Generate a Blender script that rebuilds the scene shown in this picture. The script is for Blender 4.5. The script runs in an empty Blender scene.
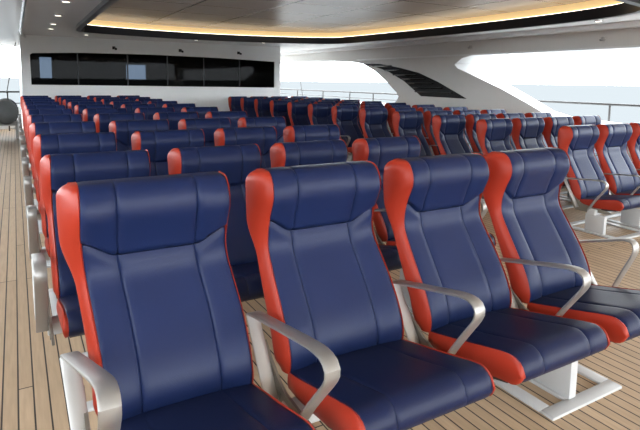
import bpy, bmesh, math
from mathutils import Vector, Matrix

S = 1.2            # metres per drawing unit (seat pitch 0.5 unit = 0.6 m)
ZF = 0.24          # height of the deck in drawing units
sc = bpy.context.scene
col = sc.collection

# ------------------------------------------------------------------ materials
def nodes(name):
    m = bpy.data.materials.new(name); m.use_nodes = True
    nt = m.node_tree
    return m, nt, nt.nodes['Principled BSDF']

def mat(name, c, rough=.5, metal=0., bump=0., scale=200., var=0., coat=0., spec=.5, emis=None, estr=0., aniso=None):
    m, nt, b = nodes(name)
    b.inputs['Base Color'].default_value = (*c, 1)
    b.inputs['Roughness'].default_value = rough
    b.inputs['Metallic'].default_value = metal
    b.inputs['Specular IOR Level'].default_value = spec
    b.inputs['Coat Weight'].default_value = coat
    b.inputs['Coat Roughness'].default_value = .15
    if emis:
        b.inputs['Emission Color'].default_value = (*emis, 1)
        b.inputs['Emission Strength'].default_value = estr
    tc = nt.nodes.new('ShaderNodeTexCoord')
    if bump or var:
        n = nt.nodes.new('ShaderNodeTexNoise'); n.inputs['Scale'].default_value = scale
        n.inputs['Detail'].default_value = 4
        if aniso:
            mp = nt.nodes.new('ShaderNodeMapping'); mp.inputs['Scale'].default_value = aniso
            nt.links.new(tc.outputs['Object'], mp.inputs['Vector']); nt.links.new(mp.outputs[0], n.inputs['Vector'])
        else:
            nt.links.new(tc.outputs['Object'], n.inputs['Vector'])
        if bump:
            bp = nt.nodes.new('ShaderNodeBump'); bp.inputs['Strength'].default_value = bump
            bp.inputs['Distance'].default_value = .002
            nt.links.new(n.outputs['Fac'], bp.inputs['Height']); nt.links.new(bp.outputs[0], b.inputs['Normal'])
        if var:
            mx = nt.nodes.new('ShaderNodeMix'); mx.data_type = 'RGBA'
            mx.inputs[6].default_value = (*[x*(1-var) for x in c], 1)
            mx.inputs[7].default_value = (*[min(1, x*(1+var)) for x in c], 1)
            n2 = nt.nodes.new('ShaderNodeTexNoise'); n2.inputs['Scale'].default_value = 6
            nt.links.new(tc.outputs['Object'], n2.inputs['Vector'])
            nt.links.new(n2.outputs['Fac'], mx.inputs[0]); nt.links.new(mx.outputs[2], b.inputs['Base Color'])
    return m

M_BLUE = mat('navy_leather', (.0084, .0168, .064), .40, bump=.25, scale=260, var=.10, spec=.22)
M_BLUE_SHADE = mat('navy_leather_shaded', (.0065, .0115, .043), .42, bump=.25, scale=260, var=.10, spec=.2)  # same leather as the backs, shade on the cushions put into its colour
M_RED = mat('red_leather', (.31, .027, .012), .42, bump=.2, scale=260, var=.08, spec=.25)
M_ALU = mat('brushed_aluminium', (.37, .365, .355), .45, metal=.75, bump=.12, scale=60, aniso=(1, 40, 40))
M_STEEL = mat('painted_grey_steel', (.46, .46, .46), .4, bump=.05, scale=90, var=.04)
M_CAST = mat('cast_bracket_metal', (.22, .21, .18), .45, metal=.6, bump=.9, scale=70, var=.35)
M_PAN = mat('black_seat_pan', (.02, .02, .022), .6)
M_WHITE = mat('white_gelcoat', (.77, .78, .78), .32, var=.02, bump=.02, scale=8)
M_WALLG = mat('satin_white_wall', (.68, .675, .655), .34, var=.03, bump=.02, scale=8)
M_CEIL = mat('glossy_ceiling_paint', (.90, .91, .92), .22, var=.04, bump=.03, scale=5)
M_TRIM = mat('dark_gloss_trim', (.010, .011, .018), .3, spec=.3)
M_BLACK = mat('black_gloss_louvre', (.008, .008, .009), .2)
M_CHROME = mat('polished_stainless', (.62, .63, .65), .2, metal=1.)
M_GOLD = mat('warm_cove_light', (.5, .36, .17), .5, emis=(1., .70, .33), estr=.62)
M_LENS = mat('downlight_lens', (.9, .9, .85), .4, emis=(1., .93, .8), estr=2.0)
M_RUBBER = mat('black_rubber', (.015, .015, .015), .7)
M_CANIS = mat('weathered_white_fibreglass', (.20, .22, .23), .45, var=.2, bump=.1, scale=20)
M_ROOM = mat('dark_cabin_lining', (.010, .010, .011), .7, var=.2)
M_RAIL = mat('weathered_rail_steel', (.045, .042, .040), .4, metal=.2)
M_CABLE = mat('steel_cable', (.35, .35, .35), .4, metal=.8)

def panel_material():
    m, nt, b = nodes('taupe_ceiling_panels')
    tc = nt.nodes.new('ShaderNodeTexCoord')
    mp = nt.nodes.new('ShaderNodeMapping'); mp.inputs['Scale'].default_value = (1, 1, 1)
    br = nt.nodes.new('ShaderNodeTexBrick')
    br.offset = 0.0; br.inputs['Scale'].default_value = 1.0
    br.inputs['Mortar Size'].default_value = .02
    br.inputs['Brick Width'].default_value = 1.15; br.inputs['Row Height'].default_value = 1.05
    br.inputs['Color1'].default_value = (.60, .54, .49, 1); br.inputs['Color2'].default_value = (.57, .51, .465, 1)
    br.inputs['Mortar'].default_value = (.20, .165, .14, 1)
    nt.links.new(tc.outputs['Object'], mp.inputs['Vector']); nt.links.new(mp.outputs[0], br.inputs['Vector'])
    nt.links.new(br.outputs['Color'], b.inputs['Base Color'])
    b.inputs['Roughness'].default_value = .25
    bp = nt.nodes.new('ShaderNodeBump'); bp.inputs['Strength'].default_value = .4; bp.inputs['Distance'].default_value = .01
    bp.invert = True
    nt.links.new(br.outputs['Fac'], bp.inputs['Height']); nt.links.new(bp.outputs[0], b.inputs['Normal'])
    return m
M_PANEL = panel_material()

def teak_material():
    m, nt, b = nodes('caulked_teak_deck')
    tc = nt.nodes.new('ShaderNodeTexCoord')
    mp = nt.nodes.new('ShaderNodeMapping'); mp.inputs['Rotation'].default_value = (0, 0, math.pi/2)
    br = nt.nodes.new('ShaderNodeTexBrick'); br.offset = .37; br.offset_frequency = 3
    br.inputs['Scale'].default_value = 1.0
    br.inputs['Brick Width'].default_value = 2.4; br.inputs['Row Height'].default_value = .061
    br.inputs['Mortar Size'].default_value = .0038; br.inputs['Mortar Smooth'].default_value = .2
    br.inputs['Color1'].default_value = (.50, .36, .235, 1); br.inputs['Color2'].default_value = (.43, .305, .195, 1)
    br.inputs['Mortar'].default_value = (.03, .022, .018, 1)
    nt.links.new(tc.outputs['Object'], mp.inputs['Vector']); nt.links.new(mp.outputs[0], br.inputs['Vector'])
    ns = nt.nodes.new('ShaderNodeTexNoise'); ns.inputs['Scale'].default_value = 9; ns.inputs['Detail'].default_value = 6
    mp2 = nt.nodes.new('ShaderNodeMapping'); mp2.inputs['Scale'].default_value = (8, .6, 1)
    nt.links.new(tc.outputs['Object'], mp2.inputs['Vector']); nt.links.new(mp2.outputs[0], ns.inputs['Vector'])
    mx = nt.nodes.new('ShaderNodeMix'); mx.data_type = 'RGBA'; mx.blend_type = 'MULTIPLY'
    rp = nt.nodes.new('ShaderNodeMapRange'); rp.inputs[3].default_value = .72; rp.inputs[4].default_value = 1.18
    nt.links.new(ns.outputs['Fac'], rp.inputs[0])
    mx.inputs[0].default_value = 1
    nt.links.new(br.outputs['Color'], mx.inputs[6]); nt.links.new(rp.outputs[0], mx.inputs[7])
    nt.links.new(mx.outputs[2], b.inputs['Base Color'])
    b.inputs['Roughness'].default_value = .55; b.inputs['Specular IOR Level'].default_value = .3
    bp = nt.nodes.new('ShaderNodeBump'); bp.inputs['Strength'].default_value = .3; bp.inputs['Distance'].default_value = .003
    bp.invert = True
    nt.links.new(br.outputs['Fac'], bp.inputs['Height']); nt.links.new(bp.outputs[0], b.inputs['Normal'])
    return m
M_TEAK = teak_material()

def glass_material():
    m = bpy.data.materials.new('tinted_window_glass'); m.use_nodes = True
    nt = m.node_tree; nt.nodes.clear()
    out = nt.nodes.new('ShaderNodeOutputMaterial')
    tr = nt.nodes.new('ShaderNodeBsdfTransparent'); tr.inputs[0].default_value = (.12, .14, .165, 1)
    gl = nt.nodes.new('ShaderNodeBsdfGlossy'); gl.inputs['Roughness'].default_value = .02
    fr = nt.nodes.new('ShaderNodeFresnel'); fr.inputs[0].default_value = 1.13
    mx = nt.nodes.new('ShaderNodeMixShader')
    nt.links.new(fr.outputs[0], mx.inputs[0]); nt.links.new(tr.outputs[0], mx.inputs[1]); nt.links.new(gl.outputs[0], mx.inputs[2])
    nt.links.new(mx.outputs[0], out.inputs[0])
    return m
M_GLASS = glass_material()
M_WALLD = mat('bounce_cutting_grey', (.14, .14, .14), .5, var=.05)  # unseen left wall, darkened to keep bounce light off the deck

def sea_material():
    m, nt, b = nodes('hazy_sea')
    b.inputs['Base Color'].default_value = (.086, .090, .092, 1)
    b.inputs['Specular IOR Level'].default_value = 0
    b.inputs['Roughness'].default_value = .6
    tc = nt.nodes.new('ShaderNodeTexCoord')
    n = nt.nodes.new('ShaderNodeTexNoise'); n.inputs['Scale'].default_value = .25; n.inputs['Detail'].default_value = 8
    mp = nt.nodes.new('ShaderNodeMapping'); mp.inputs['Scale'].default_value = (1, .5, 1)
    nt.links.new(tc.outputs['Object'], mp.inputs['Vector']); nt.links.new(mp.outputs[0], n.inputs['Vector'])
    bp = nt.nodes.new('ShaderNodeBump'); bp.inputs['Strength'].default_value = .6; bp.inputs['Distance'].default_value = .6
    nt.links.new(n.outputs['Fac'], bp.inputs['Height']); nt.links.new(bp.outputs[0], b.inputs['Normal'])
    return m
M_SEA = sea_material()

# ------------------------------------------------------------------ helpers
def mesh_from(name, bm, m, smooth=True, angle=40):
    bmesh.ops.recalc_face_normals(bm, faces=bm.faces[:])
    me = bpy.data.meshes.new(name)
    bm.to_mesh(me); bm.free()
    for x in (m if isinstance(m, (list, tuple)) else [m]): me.materials.append(x)
    if smooth:
        for p in me.polygons: p.use_smooth = True
        me.set_sharp_from_angle(angle=math.radians(angle))
    return me

def link(name, me, parent=None):
    o = bpy.data.objects.new(name, me); col.objects.link(o)
    if parent is not None: o.parent = parent
    return o

def obj(name, bm, m, parent=None, smooth=True, angle=40):
    return link(name, mesh_from(name, bm, m, smooth, angle), parent)

def tag(o, label, cat, group=None, kind=None):
    o['label'] = label; o['category'] = cat
    if group: o['group'] = group
    if kind: o['kind'] = kind
    return o

def struct(o, label=None):
    o['kind'] = 'structure'
    if label: o['label'] = label
    return o

def empty(name, loc=(0, 0, 0)):
    o = bpy.data.objects.new(name, None); col.objects.link(o); o.location = loc
    o.empty_display_size = .1
    return o

def box(bm, x0, x1, y0, y1, z0, z1, bevel=0):
    vs = [bm.verts.new((x, y, z)) for x in (x0, x1) for y in (y0, y1) for z in (z0, z1)]
    f = [(0, 1, 3, 2), (4, 6, 7, 5), (0, 4, 5, 1), (2, 3, 7, 6), (0, 2, 6, 4), (1, 5, 7, 3)]
    fs = [bm.faces.new([vs[i] for i in q]) for q in f]
    if bevel:
        es = list({e for fc in fs for e in fc.edges})
        bmesh.ops.bevel(bm, geom=es, offset=bevel, segments=2, affect='EDGES', profile=.5)

def tube(bm, pts, r, n=10, cap=True):
    pts = [Vector(p) for p in pts]; rings = []
    for i, p in enumerate(pts):
        a = pts[max(i-1, 0)]; b = pts[min(i+1, len(pts)-1)]
        t = (b-a).normalized()
        up = Vector((0, 0, 1)) if abs(t.z) < .95 else Vector((1, 0, 0))
        u = t.cross(up).normalized(); v = t.cross(u)
        rings.append([bm.verts.new(p + r*(math.cos(k*2*math.pi/n)*u + math.sin(k*2*math.pi/n)*v)) for k in range(n)])
    for a, b in zip(rings, rings[1:]):
        for k in range(n): bm.faces.new((a[k], a[(k+1) % n], b[(k+1) % n], b[k]))
    if cap: bm.faces.new(rings[0][::-1]); bm.faces.new(rings[-1])

def cyl(bm, c, r, z0, z1, n=20, r2=None):
    r2 = r if r2 is None else r2
    a = [bm.verts.new((c[0]+r*math.cos(k*2*math.pi/n), c[1]+r*math.sin(k*2*math.pi/n), z0)) for k in range(n)]
    b = [bm.verts.new((c[0]+r2*math.cos(k*2*math.pi/n), c[1]+r2*math.sin(k*2*math.pi/n), z1)) for k in range(n)]
    for k in range(n): bm.faces.new((a[k], a[(k+1) % n], b[(k+1) % n], b[k]))
    bm.faces.new(a[::-1]); bm.faces.new(b)

def catmull(P, n):
    P = [Vector(p) for p in P]
    Q = [2*P[0]-P[1]] + P + [2*P[-1]-P[-2]]
    dense = []
    for i in range(1, len(Q)-2):
        p0, p1, p2, p3 = Q[i-1:i+3]
        for k in range(16):
            t = k/16
            dense.append(.5*((2*p1)+(-p0+p2)*t+(2*p0-5*p1+4*p2-p3)*t*t+(-p0+3*p1-3*p2+p3)*t**3))
    dense.append(P[-1])
    L = [0]
    for a, b in zip(dense, dense[1:]): L.append(L[-1]+(b-a).length)
    out = []; j = 0
    for k in range(n):
        s = L[-1]*k/(n-1)
        while j < len(L)-2 and L[j+1] < s: j += 1
        f = (s-L[j])/max(L[j+1]-L[j], 1e-9)
        out.append(dense[j].lerp(dense[j+1], min(max(f, 0), 1)))
    return out

def smooth01(a, b, x):
    t = min(max((x-a)/(b-a), 0), 1); return t*t*(3-2*t)

# ------------------------------------------------------------------ the seat
HALF = .185       # half width of the navy upholstery, drawing units
FRONT = [(-.058, 1.156), (-.108, 1.153), (-.136, 1.126), (-.144, 1.082), (-.121, 1.028), (-.106, .979), (-.108, .929),
         (-.141, .872), (-.186, .805), (-.224, .747), (-.247, .700), (-.256, .660), (-.252, .628)]
BACK = [(-.058, 1.156), (-.028, 1.134), (-.018, 1.08), (-.026, 1.01), (-.052, .940), (-.088, .862), (-.126, .786),
        (-.160, .719), (-.184, .659), (-.212, .625)]
PIV = (-.245, .63)
NT = 64

class Variant:
    """upholstery shape: how far the back is reclined and how high the cushion sits above the deck"""
    def __init__(self, recline=0., low=False, lift=0., skew=0., wid=1., rr=.62):
        self.r, self.low, self.lift, self.skew, self.wid, self.rr = recline, low, lift, skew, wid, rr
    def sx(self, x, z):
        x *= self.wid if x > 0 else 1
        return x+self.skew*smooth01(1.08, .70, z)*(1-x/.37)
    def back(self, y, z):
        c, s = math.cos(self.r), math.sin(self.r)
        dy, dz = y-PIV[0], z-PIV[1]
        y, z = PIV[0]+c*dy+s*dz, PIV[1]-s*dy+c*dz
        if self.low:
            z = .482+(z-.634)*(1.074-.482)/(1.156-.634)
            z += self.lift*smooth01(.482, 1.07, z)
        else:
            z += self.lift*smooth01(.63, 1.15, z)
        return y, z
    def seat(self, y, z):
        if self.low:
            f = smooth01(-.25, -.58, y) if False else min(max((-.25-y)/.34, 0), 1)
            z = z-.152-.022*f
        return y, z
    def arm(self, y, z):
        if self.low:
            f = min(max((-.12-y)/.38, 0), 1)
            z = z-(.125+.045*f)*min(1, max(0, (z-.5)/.25)) - .152*(1-min(1, max(0, (z-.5)/.25)))
        return y, z
    def base(self, y, z):
        return (y, z-.152*smooth01(ZF, .5, z)) if self.low else (y, z)

def U(x, y, z): return (x*S, y*S, (z-ZF)*S)
def WID(z): return 1+.055*smooth01(1.0, .78, z)

UC = [-1, -.992, -.965, -.90, -.78, -.66, -.585, -.555, -.54, -.525, -.495, -.40, -.2, 0,
      .2, .40, .495, .525, .54, .555, .585, .66, .78, .90, .965, .992, 1]
def edge_inset(u):
    a = abs(u)
    return .010 if a >= 1 else (.005 if a > .99 else (.0015 if a > .96 else 0))
def groove(u, u0=.54):
    return .006*max(0, 1-abs(abs(u)-u0)/.03)

def t_of_z(curve, z):
    for i in range(len(curve)-1):
        if curve[i].y >= z > curve[i+1].y and i > 3:
            return i+(curve[i].y-z)/(curve[i].y-curve[i+1].y)
    return len(curve)-1
def at(curve, t):
    i = min(int(t), len(curve)-2); return curve[i].lerp(curve[i+1], t-i)

def back_shell(var, lower):
    Fc = catmull(FRONT, NT); Bc = catmull(BACK, NT)
    bm = bmesh.new(); loops = []
    for u in UC:
        a = abs(u)
        zs = .968+.040*smooth01(.54, 1, a)
        ts = t_of_z(Fc, zs); tb = t_of_z(Bc, zs)
        n = 34
        t0, t1, b0, b1 = (ts, NT-1, tb, NT-1) if lower else (0, ts, 0, tb)
        pts = []
        for k in range(n):
            f = k/(n-1); f = f if lower else 1-(1-f)**1.4
            if lower: f = f**1.4
            t = t0+(t1-t0)*f
            p = at(Fc, t)
            d = edge_inset(u)+groove(u)*(min(1, t/6))
            d += .007*(1-smooth01(.48, .90, a))*smooth01(2, 14, t)
            dist = abs(t-ts)
            if lower: d += .008*max(0, 1-dist/2.0)**1.5
            else:
                d += .010*max(0, 1-dist/1.3)**1.5 - .005*smooth01(15, 5, dist)*smooth01(0, 2.0, dist)*smooth01(2, 10, t)
            tg = at(Fc, min(t+.5, NT-1))-at(Fc, max(t-.5, 0))
            tg.normalize()
            nrm = Vector((-tg.y, tg.x))       # into the upholstery
            p = p+nrm*d
            pts.append(p)
        m = 20
        for k in range(m):
            f = k/(m-1); t = b1+(b0-b1)*f
            p = at(Bc, t)
            pts.append(p+Vector((-.6*edge_inset(u), 0)))
        if not lower: pts = pts[:-1]
        loops.append([bm.verts.new(U(var.sx((HALF+u*HALF)*WID(p.y), p.y), *var.back(p.x, p.y))) for p in pts])
    n = len(loops[0])
    for A, B in zip(loops, loops[1:]):
        for k in range(n):
            bm.faces.new((A[k], A[(k+1) % n], B[(k+1) % n], B[k]))
    bm.faces.new(loops[0]); bm.faces.new(loops[-1][::-1])
    return bm

def back_side(var, side):
    Fc = catmull(FRONT, NT); Bc = catmull(BACK, NT)
    bm = bmesh.new(); rings = []
    K = 12
    for i in range(NT):
        t = i/(NT-1)
        f = Fc[i]; b = Bc[i]
        w = .014+.027*smooth01(0, .10, t)
        w -= .020*smooth01(.28, .48, t)
        w *= (1-.6*smooth01(.93, 1, t))*(.78 if var.r else 1)
        ring = []
        for k in range(K+1):
            s = k/K
            pr = math.sin(math.pi*min(s/.8, 1)*.5)**.75 if s < .8 else 1-.45*((s-.8)/.2)**2
            y, z = f.lerp(b, s)
            ring.append((-.0005-w*pr, y, z))
        ring.append((.004, b.x-.002, b.y)); ring.append((.004, f.x+.004, f.y))
        vs = []
        for x, y, z in ring:
            X = x if side < 0 else 2*HALF*WID(z)-x*.30
            vs.append(bm.verts.new(U(var.sx(X, z), *var.back(y, z))))
        rings.append(vs)
    n = len(rings[0])
    for A, B in zip(rings, rings[1:]):
        for k in range(n): bm.faces.new((A[k], A[(k+1) % n], B[(k+1) % n], B[k]))
    bm.faces.new(rings[0]); bm.faces.new(rings[-1][::-1])
    bmesh.ops.remove_doubles(bm, verts=bm.verts[:], dist=1e-5)
    return bm

C_TOP = [(-.250, .634), (-.36, .660), (-.45, .682), (-.54, .704), (-.578, .706), (-.602, .690), (-.612, .664)]
C_BOT = [(-.250, .588), (-.33, .592), (-.45, .606), (-.545, .624), (-.578, .628), (-.600, .640), (-.612, .664)]
def cushion(var):
    T = catmull(C_TOP, 30); B = catmull(C_BOT, 30)
    bm = bmesh.new(); loops = []
    for u in UC:
        a = abs(u); uu = u
        pts = []
        for k, p in enumerate(T):
            d = edge_inset(u)*.9+groove(u)*smooth01(0, 2, k)*.8
            lift = .007*(1-a*a)
            c = Vector((-.42, .645)); n = (p-c).normalized()
            n = Vector((n.x*.6, max(n.y, .1))).normalized() if k < 24 else n
            pts.append(p-n*d+Vector((0, lift*smooth01(29, 22, k))))
        for k in range(28, -1, -1):
            pts.append(B[k]+Vector((0, .6*edge_inset(u))))
        loops.append([bm.verts.new(U(var.sx((HALF+u*HALF)*1.055, .5), *var.seat(p.x, p.y))) for p in pts])
    n = len(loops[0])
    for A, B_ in zip(loops, loops[1:]):
        for k in range(n): bm.faces.new((A[k], A[(k+1) % n], B_[(k+1) % n], B_[k]))
    bm.faces.new(loops[0]); bm.faces.new(loops[-1][::-1])
    return bm

def cushion_side(var, side):
    T = catmull(C_TOP, 30); B = catmull(C_BOT, 30)
    bm = bmesh.new(); rings = []; K = 10
    for i in range(30):
        w = .012*(.5+.5*smooth01(0, .15, i/29))
        ring = []
        for k in range(K+1):
            s = k/K; y, z = T[i].lerp(B[i], s)
            ring.append((-.0005-w*math.sin(math.pi*(.04+.92*s))**.42, y, z))
        ring += [(.004, B[i].x, B[i].y+.002), (.004, T[i].x, T[i].y-.004)]
        rings.append([bm.verts.new(U(var.sx(x if side < 0 else 2*HALF*1.055-x*.35, .5), *var.seat(y, z))) for x, y, z in ring])
    n = len(rings[0])
    for A, B_ in zip(rings, rings[1:]):
        for k in range(n): bm.faces.new((A[k], A[(k+1) % n], B_[(k+1) % n], B_[k]))
    bm.faces.new(rings[0]); bm.faces.new(rings[-1][::-1])
    bmesh.ops.remove_doubles(bm, verts=bm.verts[:], dist=1e-5)
    return bm

ARM = [(-.268, .575), (-.235, .625), (-.160, .730), (-.142, .757), (-.140, .768), (-.150, .775), (-.30, .806), (-.43, .832),
       (-.470, .838), (-.498, .838), (-.518, .830), (-.527, .815), (-.525, .797), (-.512, .775), (-.490, .745), (-.44, .675), (-.395, .605), (-.38, .572)]
def armrest(var, x0, toe=0., reach=.94, rise=0., hw=.019):
    bm = bmesh.new(); P = [Vector(p) for p in ARM]
    # corners rounded by a dense spline through the control polygon
    C = catmull(P, 56)
    th = .0045
    rings = []
    for i, p in enumerate(C):
        tg = (C[min(i+1, len(C)-1)]-C[max(i-1, 0)]).normalized(); nn = Vector((-tg.y, tg.x))
        p = Vector((p.x if p.x > -.17 or i < len(C)*.20 else -.17+(p.x+.17)*reach, p.y+rise*min(max((-.16-p.x)/.3, 0), 1)*min(max((p.y-.58)/.2, 0), 1)))
        xo = x0+toe*min(max((-.13-p.x)/.35, 0), 1)
        sec = [(-hw, -th*.5), (-hw, th*.5), (-hw+.004, th), (hw-.004, th), (hw, th*.5), (hw, -th*.5), (hw-.004, -th), (-hw+.004, -th)]
        rings.append([bm.verts.new(U(xo+a, *var.arm(*(p+nn*b)))) for a, b in sec])
    for A, B in zip(rings, rings[1:]):
        for k in range(8): bm.faces.new((A[k], A[(k+1) % 8], B[(k+1) % 8], B[k]))
    bm.faces.new(rings[0]); bm.faces.new(rings[-1][::-1])
    return bm

def prism(bm, poly, x0, x1, f):
    a = [bm.verts.new(U(x0, *f(y, z))) for y, z in poly]; b = [bm.verts.new(U(x1, *f(y, z))) for y, z in poly]
    n = len(poly)
    for k in range(n): bm.faces.new((a[k], a[(k+1) % n], b[(k+1) % n], b[k]))
    bm.faces.new(a); bm.faces.new(b[::-1])

BRK = [(-.168, .700), (-.205, .668), (-.262, .628), (-.30, .612), (-.40, .604), (-.52, .606), (-.545, .596), (-.50, .580),
       (-.40, .574), (-.34, .556), (-.24, .552), (-.205, .585)]
def bracket(var, x0):
    bm = bmesh.new(); prism(bm, BRK, x0, x0+.008, var.seat)
    for (y, z) in ((-.27, .595), (-.35, .585), (-.46, .588)):      # bolt heads
        p = var.seat(y, z); c = U(x0-.003, *p)
        vs = [bm.verts.new((c[0]+dx, c[1]+.012*math.cos(k*math.pi/3), c[2]+.012*math.sin(k*math.pi/3))) for dx in (0, .006) for k in range(6)]
        for k in range(6): bm.faces.new((vs[k], vs[(k+1) % 6], vs[6+(k+1) % 6], vs[6+k]))
        bm.faces.new(vs[:6]); bm.faces.new(vs[6:][::-1])
    return bm

def ubox(bm, x0, x1, y0, y1, z0, z1, f, bevel=0.):
    b = bmesh.new(); p = f(0, z0)[1], f(0, z1)[1]
    box(bm, x0*S, x1*S, y0*S, y1*S, (p[0]-ZF)*S, (p[1]-ZF)*S, bevel); b.free()

def make_meshes(var, right):
    me = {}
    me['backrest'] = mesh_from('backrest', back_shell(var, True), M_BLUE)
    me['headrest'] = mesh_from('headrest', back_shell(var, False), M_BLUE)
    me['side_panel_l'] = mesh_from('side_panel', back_side(var, -1), M_RED, angle=60)
    me['side_panel_r'] = mesh_from('side_panel', back_side(var, 1), M_RED, angle=60)
    me['seat_cushion'] = mesh_from('seat_cushion', cushion(var), M_BLUE_SHADE)
    me['cushion_side_l'] = mesh_from('cushion_side', cushion_side(var, -1), M_RED, angle=60)
    me['cushion_side_r'] = mesh_from('cushion_side', cushion_side(var, 1), M_RED, angle=60)
    me['armrest'] = mesh_from('armrest', armrest(var, -.061), M_ALU, angle=30)
    me['armrest_end'] = mesh_from('armrest', armrest(var, -.034, .038, .97, .022, .020), M_ALU, angle=30)
    me['armrest_long'] = mesh_from('armrest', armrest(var, -.061, 0, 1.12), M_ALU, angle=30)
    me['armrest_r'] = mesh_from('armrest', armrest(var, 2*HALF*var.wid+.068, 0, var.rr), M_ALU, angle=30)
    me['side_bracket'] = mesh_from('side_bracket', bracket(var, -.014 if var.skew else -.040), M_CAST)
    me['side_bracket_r'] = mesh_from('side_bracket', bracket(var, 2*HALF*var.wid+.036), M_CAST)
    bm = bmesh.new()
    prism(bm, [(-.245, .600), (-.36, .604), (-.54, .628), (-.55, .612), (-.44, .585), (-.25, .575)], .01, 2*HALF-.01, var.seat)
    me['seat_pan'] = mesh_from('seat_pan', bm, M_PAN)
    bm = bmesh.new()
    y0, y1 = (-.43, -.36) if right else (-.36, -.29)
    z0, z1 = (.545, .588)
    ubox(bm, -.070 if right else -.045, .418, y0, y1, z0, z1, var.seat if False else (lambda y, z: (y, z-(.152 if right else 0))), .006)
    me['cross_beam'] = mesh_from('cross_beam', bm, M_STEEL)
    bm = bmesh.new(); f = lambda y, z: (y, z-(.152 if right and z > .4 else 0))
    px0, px1, py0, py1 = (-.055, -.02, -.50, -.34) if right else (.155, .195, -.335, -.165)
    ubox(bm, px0, px1, py0, py1, ZF+.012, .545, f, .004)
    me['support_post'] = mesh_from('support_post', bm, M_STEEL)
    bm = bmesh.new(); h = ZF+.012+.0
    if right:
        X0, X1, Y0, Y1 = -.080, .37, -.64, -.14
    else:
        X0, X1, Y0, Y1 = .006, .425, -.378, .06
    w = .055
    ubox(bm, X0, X1, Y0, Y0+w, ZF, h, f, .004); ubox(bm, X0, X1, Y1-w, Y1, ZF, h, f, .004)
    ubox(bm, X0, X0+w, Y0+w, Y1-w, ZF, h, f, .004); ubox(bm, X1-w, X1, Y0+w, Y1-w, ZF, h, f, .004)
    if not right:
        ubox(bm, px0-.012, px1+.012, Y0+w, Y1-w, ZF, h, f, .003)
    me['foot_frame'] = mesh_from('foot_frame', bm, M_STEEL)
    return me

def place_seat(me, x, y, label, group, left_end=False, right_end=False, stand=True):
    r = empty('passenger_seat', (x*S, y*S, 0));
    tag(r, label, 'seat', group)
    b = link('backrest', me['backrest'], r)
    link('headrest', me['headrest'], b)
    for k in ('side_panel_l', 'side_panel_r'):
        o = link('side_panel', me[k], b); o['label'] = 'red leather side panel'
    c = link('seat_cushion', me['seat_cushion'], r)
    for k in ('cushion_side_l', 'cushion_side_r'):
        o = link('cushion_side', me[k], c); o['label'] = 'red leather cushion side'
    link('seat_pan', me['seat_pan'], c)
    a = link('armrest', me[left_end or 'armrest'], r); a['label'] = 'brushed aluminium armrest loop'
    link('side_bracket', me['side_bracket'], r)
    if right_end:
        a = link('armrest', me['armrest_r'], r); a['label'] = 'brushed aluminium armrest loop'
        link('side_bracket', me['side_bracket_r'], r)
    link('cross_beam', me['cross_beam'], r)
    if stand:
        link('support_post', me['support_post'], r)
        link('foot_frame', me['foot_frame'], r)
    return r

ORD = ['front', 'second', 'third', 'fourth', 'fifth', 'sixth', 'seventh', 'eighth', 'ninth', 'tenth', 'eleventh', 'twelfth']
COLW = ['leftmost', 'second from left', 'third from left', 'rightmost']

V_FRONT, V_REAR = Variant(0, lift=.012), Variant(.157)
V_RF, V_RR = Variant(0, True, rr=.94), Variant(.157, True, .030, rr=.94)
V_END = Variant(0, lift=.014, skew=.028)
ME_F3, ME_F4 = make_meshes(Variant(0, lift=.010, wid=.955), False), make_meshes(Variant(0, lift=.008, wid=.925), False)
ME_R3 = make_meshes(Variant(.157, wid=.95, rr=.9), False)
ME_E = make_meshes(V_END, False)
ME_F, ME_R, ME_RF, ME_RR = make_meshes(V_FRONT, False), make_meshes(V_REAR, False), make_meshes(V_RF, True), make_meshes(V_RR, True)

RP = .8399
for j in range(11):
    for i in range(4):
        if j == 0: x, y = (.007, .504, 1.006, 1.476)[i], 0
        else: x, y = (-.006, .494, .990, 1.471)[i], j*RP
        row = 'rearmost' if j == 10 else ORD[j]
        place_seat((ME_E, ME_F, ME_F3, ME_F4)[i] if j == 0 else (ME_R3 if i > 1 else ME_R), x, y,
                   f'navy seat with red sides, {COLW[i]} in {row} row of left block',
                   'seats of the left block', left_end='armrest_end' if (i, j) == (0, 0) else ('armrest_long' if (i, j) == (1, 0) else ''), right_end=(i == 3), stand=i in (0, 3))
RX, RPIT, RY0, RRP = 3.90, .499, 1.484, .7175
for k in range(12):
    for i in range(4):
        x = RX+i*RPIT
        y = 1.415 if k == 0 else RY0+k*RRP+(.07 if k == 1 else 0)
        row = 'rearmost' if k == 11 else ORD[k]
        place_seat(ME_RF if k == 0 else ME_RR, x, y,
                   f'navy seat with red sides, {COLW[i]} in {row} row of right block',
                   'seats of the right block', right_end=(i == 3))

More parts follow.
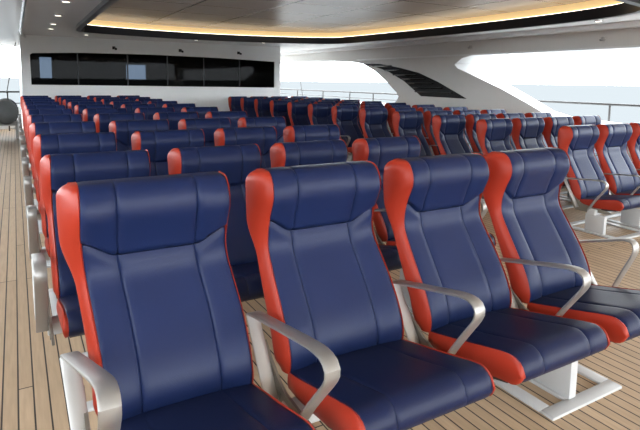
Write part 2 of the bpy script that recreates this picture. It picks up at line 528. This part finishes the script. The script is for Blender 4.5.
# ------------------------------------------------------------------ the deck, walls and ceiling (metres)
def fill_poly(name, outline, holes, m, plane, depth, parent=None):
    """flat panel with holes: outline in 2D, thickness = depth; plane maps (a,b,c) to world"""
    cu = bpy.data.curves.new(name, 'CURVE'); cu.dimensions = '2D'; cu.fill_mode = 'BOTH'; cu.extrude = depth/2
    for pl in [outline]+holes:
        sp = cu.splines.new('POLY'); sp.points.add(len(pl)-1); sp.use_cyclic_u = True
        for p, q in zip(sp.points, pl): p.co = (q[0], q[1], 0, 1)
    t = bpy.data.objects.new('t', cu); col.objects.link(t)
    dg = bpy.context.evaluated_depsgraph_get(); dg.update()
    me = bpy.data.meshes.new_from_object(t.evaluated_get(dg))
    bpy.data.objects.remove(t); bpy.data.curves.remove(cu)
    for v in me.vertices: v.co = plane(*v.co)
    me.materials.clear(); me.materials.append(m); me.name = name
    bm = bmesh.new(); bm.from_mesh(me); bmesh.ops.remove_doubles(bm, verts=bm.verts[:], dist=1e-5)
    bmesh.ops.recalc_face_normals(bm, faces=bm.faces[:]); bm.to_mesh(me); bm.free()
    return link(name, me, parent)

def curve2(P, n): return [tuple(p) for p in catmull(P, n)]

bm = bmesh.new(); box(bm, -1.7, 8.3, -15, 17.5, -.12, 0)  # runs on astern, unseen, to bounce sky light onto the ceiling
struct(obj('floor', bm, M_TEAK, smooth=False), 'caulked teak deck planks')
bm = bmesh.new(); box(bm, -1.75, 8.35, -15.1, 17.6, -5.6, -.121)
struct(obj('trim_1', bm, M_WHITE, smooth=False), 'white hull below the deck')

# ceiling with the opening of the recessed tray
TR_B = [(.90, 9.10), (1.15, 9.45), (2.2, 9.74), (3.6, 9.85), (5.0, 9.62), (6.1, 9.20), (6.50, 8.80)]
TR_R = [(6.60, 8.2), (6.74, 6.5), (6.80, 4.5), (6.72, 3.0), (6.5, 2.1), (6.1, 1.62)]
TR_L = [(5.2, 1.45), (2.0, 1.45), (1.1, 1.6), (.86, 2.1), (.83, 5.0), (.86, 8.4)]
TRAY = curve2(TR_B, 26)+curve2(TR_R, 18)+TR_L
def inset(poly, d):
    n = len(poly); out = []
    for i in range(n):
        p = Vector(poly[i]); a = (p-Vector(poly[i-1])).normalized(); b = (Vector(poly[(i+1) % n])-p).normalized()
        t = (a+b).normalized(); nn = Vector((t.y, -t.x))
        out.append(tuple(p+nn*d))
    return out
CZ = 2.34
fill_c = fill_poly('ceiling', [(-1.75, -5.2), (8.25, -5.2), (8.25, 17), (-1.75, 17)], [TRAY], M_CEIL, lambda a, b, c: (a, b, CZ+.02+c), .04)
struct(fill_c, 'pale glossy ceiling panels')
def ring_band(name, poly, z0, z1, th, m, label):
    """upright band following the closed outline, th thick towards the inside"""
    q = inset(poly, th); bm = bmesh.new(); n = len(poly)
    V = [[bm.verts.new((p[0], p[1], z)) for p in pl] for pl, z in ((poly, z0), (poly, z1), (q, z1), (q, z0))]
    for k in range(4):
        A, B = V[k], V[(k+1) % 4]
        for i in range(n): bm.faces.new((A[i], A[(i+1) % n], B[(i+1) % n], B[i]))
    o = obj(name, bm, m, angle=30); struct(o, label); return o
ring_band('trim_2', TRAY, CZ-.06, CZ+.085, .085, M_TRIM, 'dark glossy rim of the ceiling recess')
COVE = inset(TRAY, .025)
ring_band('trim_3', COVE, CZ+.0855, CZ+.20, .02, M_GOLD, 'warm lit cove strip inside the ceiling recess')
FILL_RING = inset(TRAY, .052)
M_FILL_GLOW = mat('added_fill_glow', (.9, .85, .7), .5, emis=(1., .92, .80), estr=6.0)  # unseen glowing strip added to brighten the recess panels
ring_band('trim_13', FILL_RING, CZ+.0855, CZ+.0905, .02, M_FILL_GLOW, 'added hidden glow strip brightening the ceiling recess panels')
TOP = inset(TRAY, .01)
struct(fill_poly('trim_4', TOP, [], M_PANEL, lambda a, b, c: (a, b, CZ+.225+c), .04), 'taupe panels of the ceiling recess')
bm = bmesh.new(); box(bm, -1.8, 8.3, -5.3, 17.05, CZ+.30, CZ+.42)
struct(obj('trim_5', bm, M_WHITE, smooth=False), 'upper deck slab above the ceiling')
bm = bmesh.new()
box(bm, -1.8, -1.74, -5.3, 17.05, CZ-.12, CZ+.30); box(bm, 8.25, 8.3, -5.3, 17.05, CZ-.05, CZ+.30)
box(bm, -1.74, 8.25, -5.3, -5.21, CZ-.05, CZ+.30)
struct(obj('trim_6', bm, M_WHITE, smooth=False), 'white edge of the upper deck')

# cabin wall at the far end, with its band of dark windows
WX0, WX1, WY = .02, 6.33, 11.70
KW = 1.037           # keeps the bearings of the window band
def wx(x): return -.13+(x+.13)*KW
def wz(z): return 1.42+(z-1.42)*KW
def band_pt(f):   # window outline (x, z) along the wall
    return WX0+.15+f*5.77
WIN = [(.19, 1.26), (.185, 1.90), (.24, 1.935), (1.2, 1.975), (2.7, 1.99), (4.4, 1.965), (5.94, 1.915), (5.94, 1.225), (4.4, 1.235), (2.7, 1.245), (1.2, 1.255)]
WIN = [(wx(a), wz(b)) for a, b in WIN]
struct(fill_poly('wall_back', [(WX0, 0), (WX1, 0), (WX1, CZ), (WX0, CZ)], [WIN], M_WHITE, lambda a, b, c: (a, WY+.05+c, b), .10), 'white cabin wall')
bm = bmesh.new()
box(bm, WX0, WX0+.08, WY+.101, 17, 0, CZ); box(bm, WX1-.08, WX1, WY+.101, 17, 0, CZ)
struct(obj('wall_cabin_sides', bm, M_WHITE, smooth=False), 'white cabin side walls')
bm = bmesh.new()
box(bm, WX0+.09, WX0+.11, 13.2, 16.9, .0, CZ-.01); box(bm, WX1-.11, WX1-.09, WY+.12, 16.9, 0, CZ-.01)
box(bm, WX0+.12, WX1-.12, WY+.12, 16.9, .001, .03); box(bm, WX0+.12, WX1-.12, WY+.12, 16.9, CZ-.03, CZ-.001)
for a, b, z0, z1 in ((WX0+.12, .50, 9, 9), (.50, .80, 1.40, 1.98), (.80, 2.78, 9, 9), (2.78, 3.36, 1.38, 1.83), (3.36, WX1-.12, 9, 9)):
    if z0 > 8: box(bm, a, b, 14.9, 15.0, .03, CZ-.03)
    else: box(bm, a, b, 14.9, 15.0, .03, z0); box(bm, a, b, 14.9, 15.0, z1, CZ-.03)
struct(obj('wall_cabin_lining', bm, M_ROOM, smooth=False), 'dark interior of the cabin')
xs = [wx(x) for x in (.175, 1.12, 2.18, 3.10, 4.0, 4.95, 5.95)]
for i in range(6):
    bm = bmesh.new(); x0, x1 = xs[i]+.012, xs[i+1]-.012
    box(bm, x0, x1, WY+.050, WY+.060, 1.195, 2.03)
    w = struct(obj('window_%d' % (i+1), bm, M_GLASS, smooth=False), 'dark tinted cabin window pane')
bm = bmesh.new()
for x in xs[1:-1]: box(bm, x-.012, x+.012, WY+.030, WY+.085, 1.19, 2.04)
struct(obj('trim_7', bm, M_TRIM, smooth=False), 'slim dark mullions between window panes')

# starboard side wall with two openings and thick white reveals
SX = 7.8
OP1 = [(16.6, 2.03), (13.3, 2.03), (11.46, 2.01), (10.4, 1.96), (9.78, 1.88), (9.24, 1.69), (8.68, 1.39), (8.34, 1.17), (8.25, 1.08), (8.34, .95), (8.6, .84), (16.6, .80)]
OP1o = [(16.6, 2.01), (13.3, 2.01), (11.5, 1.99), (10.5, 1.94), (9.9, 1.85), (9.38, 1.66), (8.85, 1.37), (8.52, 1.17), (8.45, 1.10), (8.54, .98), (8.75, .88), (16.6, .84)]
OP2 = [(-4.6, 1.96), (2.69, 1.97), (4.0, 1.985), (5.26, 1.99), (5.83, 1.985), (6.23, 1.92), (6.44, 1.80), (6.36, 1.72), (6.0, 1.60), (5.22, 1.33), (4.63, 1.09), (4.19, .90), (3.91, .80), (3.2, .76), (-4.6, .75)]
OP2o = [(-4.6, 1.94), (2.9, 1.94), (4.28, 1.96), (5.37, 1.975), (5.86, 1.965), (6.10, 1.91), (6.2, 1.82), (6.13, 1.73), (5.95, 1.64), (5.30, 1.37), (4.72, 1.12), (4.33, .94), (3.95, .86), (3.2, .82), (-4.6, .81)]
plane_x = lambda X: (lambda a, b, c: (X+c, a, b))
struct(fill_poly('wall_right', [(-5.2, 0), (17, 0), (17, CZ), (-5.2, CZ)], [OP1, OP2], M_WALLG, plane_x(SX+.01), .02), 'satin white side wall')
struct(fill_poly('wall_right_outer', [(-5.2, -.1), (17, -.1), (17, CZ+.1), (-5.2, CZ+.1)], [OP1o, OP2o], M_WHITE, plane_x(SX+.41), .02), 'white outer skin of the side wall')
def reveal(name, A, B):
    bm = bmesh.new(); a = [bm.verts.new((SX+.0, *p)) for p in A]; b = [bm.verts.new((SX+.42, *p)) for p in B]
    n = len(A)
    for k in range(n): bm.faces.new((a[k], a[(k+1) % n], b[(k+1) % n], b[k]))
    return struct(obj(name, bm, M_WHITE, angle=50), 'white reveal around the side opening')
reveal('trim_8', OP1, OP1o); reveal('trim_9', OP2, OP2o)
bm = bmesh.new(); box(bm, SX-.055, SX-.001, -5.2, 10.0, 1.965, 1.995, .006)
struct(obj('trim_10', bm, M_WHITE), 'white moulding above the side opening')
bm = bmesh.new(); box(bm, SX-.16, SX-.001, -5.2, 16.9, CZ-.085, CZ-.001, .01)
struct(obj('trim_11', bm, M_WHITE), 'white cornice along the side wall')

LX = -1.62
mir = lambda X: (lambda a, b, c: (X-c, a, b))
struct(fill_poly('wall_left', [(-5.2, 0), (14.3, 0), (14.3, CZ), (-5.2, CZ)], [[(-4.6, 1.98), (9.6, 1.98), (9.6, 1.12), (-4.6, 1.12)]], M_WALLD, mir(LX-.01), .02), 'unseen side wall, darkened to cut bounce light')
struct(fill_poly('wall_left_outer', [(-5.2, -.1), (14.3, -.1), (14.3, CZ+.1), (-5.2, CZ+.1)], [[(-4.6, 1.98), (9.6, 1.98), (9.6, 1.12), (-4.6, 1.12)]], M_WHITE, mir(LX-.12), .02), 'white outer skin of the side wall')

# black louvre panel on the side wall
LV = [(9.82, 1.885), (9.03, 1.865), (8.23, 1.755), (7.55, 1.635), (6.92, 1.44), (6.36, 1.225), (6.05, 1.10), (6.68, 1.105), (7.42, 1.11), (8.03, 1.44), (8.62, 1.66), (9.2, 1.80)]
lv = empty('vent_louvre', (SX, 7.5, 1.1)); tag(lv, 'black curved louvre panel set in the white side wall', 'vent')
def rel(o, root): o.parent = root; o.matrix_parent_inverse = Matrix.Translation(-root.location); return o
rel(fill_poly('louvre_panel', LV, [], M_BLACK, plane_x(SX-.015), .028), lv)
for (ya, yb, z) in ((6.45, 7.62, 1.19), (6.75, 7.75, 1.285), (7.05, 7.92, 1.38), (7.3, 8.1, 1.475), (7.6, 8.45, 1.57), (8.2, 8.8, 1.685), (8.5, 9.3, 1.79)):
    bm = bmesh.new()
    vs = [(SX-.031, ya, z), (SX-.031, yb, z), (SX-.055, yb, z+.022), (SX-.055, ya, z+.022), (SX-.050, ya, z+.030), (SX-.050, yb, z+.030), (SX-.031, yb, z+.008), (SX-.031, ya, z+.008)]
    v = [bm.verts.new(p) for p in vs]
    for f in ((0, 1, 2, 3), (3, 2, 5, 4), (4, 5, 6, 7), (0, 3, 4, 7), (1, 6, 5, 2), (0, 7, 6, 1)): bm.faces.new([v[i] for i in f])
    rel(obj('slat', bm, M_BLACK, smooth=False), lv)

# ------------------------------------------------------------------ railings outside
def rail_run(name, pts, posts, ztop, mids, zbase, label):
    r = empty(name, (pts[0][0], pts[0][1], zbase)); tag(r, label, 'railing')
    bm = bmesh.new(); tube(bm, [(x, y, ztop(x, y)) for x, y in pts], .022, 10); rel(obj('top_rail', bm, M_RAIL), r)
    for dz in mids:
        bm = bmesh.new(); tube(bm, [(x, y, ztop(x, y)-dz) for x, y in pts], .011, 8); rel(obj('mid_rail', bm, M_RAIL), r)
    for x, y in posts:
        bm = bmesh.new(); tube(bm, [(x, y, zbase), (x, y, ztop(x, y))], .018, 8); rel(obj('post', bm, M_RAIL), r)
    return r
bm = bmesh.new(); box(bm, 8.36, 9.7, -5.5, 17.5, -.35, -.05)  # widened out of view to bounce light up through the opening
struct(obj('trim_12', bm, M_WHITE, smooth=False), 'white side deck outside the wall')
rail_run('guard_rail', [(8.6, y) for y in (17, 15, 13, 11, 9)], [(8.6, y) for y in (16.8, 15.0, 13.2, 11.6, 10.4, 9.1)],
         lambda x, y: 1.10, (.16,), -.05, 'steel guard rail outside the far arched side opening')
rail_run('guard_rail', [(8.6, y) for y in (5.1, 3.5, 1.5, -1)], [(8.6, y) for y in (5.05, 3.55, 1.9, .2)],
         lambda x, y: 1.09, (), -.05, 'steel guard rail outside the near wide side opening')
rail_run('guard_rail', [(-1.5, 14.4), (-.55, 14.4), (-.02, 14.4)], [(-1.45, 14.4), (-.85, 14.4), (-.30, 14.4)],
         lambda x, y: 1.03, (.30, .60), 0, 'steel guard rail across the far end of the left aisle')
bm = bmesh.new(); box(bm, -1.7, .0, 14.95, 15.05, 0, .62, .01)
struct(obj('trim_14', bm, M_WHITE), 'low white bulwark at the end of the left aisle')
# stays
bm = bmesh.new(); tube(bm, [(8.55, 15.0, 2.30), (8.55, 14.2, -.05)], .012, 8)
tag(obj('rigging_stay', bm, M_RAIL), 'thin slanting steel stay beside the far cabin corner at right', 'stay')
bm = bmesh.new(); tube(bm, [(-.05, 14.55, 2.33), (-.32, 14.3, 1.0)], .012, 8)
tag(obj('rigging_stay', bm, M_RAIL), 'thin slanting steel stay at the left end of the cabin', 'stay')

# drum-shaped canister beyond the left aisle
cn = empty('liferaft_canister', (-.33, 12.6, 0)); tag(cn, 'rounded grey white canister on a cradle past the left aisle', 'canister')
bm = bmesh.new()
N = 28; prof = [(-.48, .02), (-.47, .13), (-.44, .22), (-.38, .27), (-.30, .285), (-.02, .285), (-.02, .30), (.02, .30), (.02, .285), (.30, .285), (.38, .27), (.44, .22), (.47, .13), (.48, .02)]
R = [[bm.verts.new((-.33+.85*r*math.cos(2*math.pi*k/N), 12.6+y, .62+r*math.sin(2*math.pi*k/N))) for k in range(N)] for y, r in prof]
for A, B in zip(R, R[1:]):
    for k in range(N): bm.faces.new((A[k], A[(k+1) % N], B[(k+1) % N], B[k]))
bm.faces.new(R[0]); bm.faces.new(R[-1][::-1])
rel(obj('shell', bm, M_CANIS), cn)
for y in (12.35, 12.85):
    bm = bmesh.new(); box(bm, -.58, -.08, y-.03, y+.03, .30, .40, .008); box(bm, -.56, -.50, y-.03, y+.03, 0, .30); box(bm, -.16, -.10, y-.03, y+.03, 0, .30)
    rel(obj('cradle', bm, M_STEEL), cn)
    bm = bmesh.new(); tube(bm, [(-.33+.855*.292*math.cos(a*math.pi/14), y, .62+.292*math.sin(a*math.pi/14)) for a in range(29)], .008, 6, False)
    rel(obj('strap', bm, M_RUBBER), cn)

# ------------------------------------------------------------------ ceiling fittings
DL = [((.50, 7.1), 'fourth'), ((.46, 5.45), 'fifth'), ((.50, 8.6), 'third'), ((.53, 9.7), 'second')]
def downlight(x, y, label, r=.045):
    e = empty('ceiling_downlight', (x, y, CZ)); tag(e, label, 'ceiling light', 'small round downlights in the ceiling')
    bm = bmesh.new(); cyl(bm, (x, y), r*1.25, CZ-.012, CZ, 20, r*1.35); rel(obj('trim_ring', bm, M_CHROME), e)
    bm = bmesh.new(); cyl(bm, (x, y), r*.9, CZ-.016, CZ-.0125, 20); rel(obj('lens', bm, M_LENS), e)
downlight(.46, 5.45, 'small round downlight nearest the top edge, left of the dark ceiling rim')
downlight(.48, 7.1, 'small round downlight left of the ceiling recess, second from the top edge')
downlight(.50, 8.55, 'small round downlight left of the ceiling recess, third from the top edge')
downlight(.52, 9.6, 'small round downlight left of the recess, closest to the cabin windows')
downlight(1.25, 10.65, 'small round downlight between the ceiling recess corner and the cabin wall', .04)
downlight(3.6, 10.55, 'small round downlight behind the middle of the ceiling recess', .04)
downlight(5.2, 10.3, 'small round downlight behind the right part of the ceiling recess', .04)
downlight(7.25, 3.0, 'small round downlight right of the ceiling recess, nearest the side opening', .045)

def bracket_fit(x, label):
    e = empty('security_camera', (x, WY-.0, 2.13)); tag(e, label, 'camera', 'small dark fittings above the cabin windows')
    bm = bmesh.new(); box(bm, x-.035, x+.035, WY-.03, WY, 2.10, 2.17, .006); rel(obj('mount', bm, M_BLACK), e)
    bm = bmesh.new(); tube(bm, [(x+.01, WY-.031, 2.13), (x+.03, WY-.12, 2.105)], .028, 12); rel(obj('body', bm, M_BLACK), e)
bracket_fit(wx(1.88), 'small dark fitting above the cabin windows, leftmost of three')
bracket_fit(wx(3.40), 'small dark fitting above the cabin windows, middle of three')
bracket_fit(wx(4.90), 'small dark fitting above the cabin windows, rightmost of three')

def wall_fit(y, z, label):
    e = empty('wall_sensor', (SX, y, z)); tag(e, label, 'sensor', 'small grey fittings on the side wall')
    bm = bmesh.new(); tube(bm, [(SX-.001, y, z), (SX-.03, y, z)], .035, 14); rel(obj('base', bm, M_STEEL), e)
    bm = bmesh.new(); tube(bm, [(SX-.031, y, z), (SX-.06, y+.02, z-.02)], .018, 10); rel(obj('knob', bm, M_CABLE), e)
wall_fit(3.25, 2.12, 'small grey fitting on the side wall above the near opening')
wall_fit(6.0, 2.13, 'small grey fitting on the side wall above the pointed end of the opening')

# pale light strip along the left of the ceiling
bm = bmesh.new(); tube(bm, [(.02, y, CZ-.03) for y in (2, 5, 8, 10)]+[(.06, 11.2, CZ-.03), (.12, 11.6, CZ-.04)], .028, 10)
ls = obj('ceiling_handrail', bm, M_CHROME); tag(ls, 'long polished handrail running along the left of the ceiling', 'handrail')

# ------------------------------------------------------------------ sea
bm = bmesh.new(); R_ = 6000
vs = [bm.verts.new((x, y, -6)) for x, y in ((-R_, -R_), (R_, -R_), (R_, R_), (-R_, R_))]; bm.faces.new(vs)
sea = obj('sea', bm, M_SEA, smooth=False); tag(sea, 'pale hazy sea out to the horizon', 'sea', kind='stuff')

# ------------------------------------------------------------------ light
w = bpy.data.worlds.new('overcast_sky'); sc.world = w; w.use_nodes = True
nt = w.node_tree; bg = nt.nodes['Background']
bg.inputs[0].default_value = (.90, .96, 1., 1); bg.inputs[1].default_value = 10.2

# ------------------------------------------------------------------ camera
cam = bpy.data.cameras.new('camera'); co = bpy.data.objects.new('camera', cam); col.objects.link(co)
cam.sensor_width = 36; cam.lens = 527.18*36/640; cam.shift_y = -70.46/640; cam.clip_end = 20000; cam.clip_start = .05
R2 = Vector((0.86653507, -0.49894673, 0.01300542)); U2 = Vector((0.04855058, 0.11019526, 0.99272345)); FW = Vector((0.49674925, 0.85959826, -0.11971221))
m = Matrix((R2, U2, -FW)).transposed().to_4x4(); m.translation = (-0.13008, -1.7508, 1.42032)
co.matrix_world = m
sc.camera = co

sc.view_settings.view_transform = 'Standard'; sc.view_settings.look = 'None'
sc.view_settings.gamma = 1; sc.view_settings.use_curve_mapping = False
sc.view_settings.exposure = 0.0
sc.cycles.max_bounces = 10; sc.cycles.diffuse_bounces = 6; sc.cycles.use_denoising = True
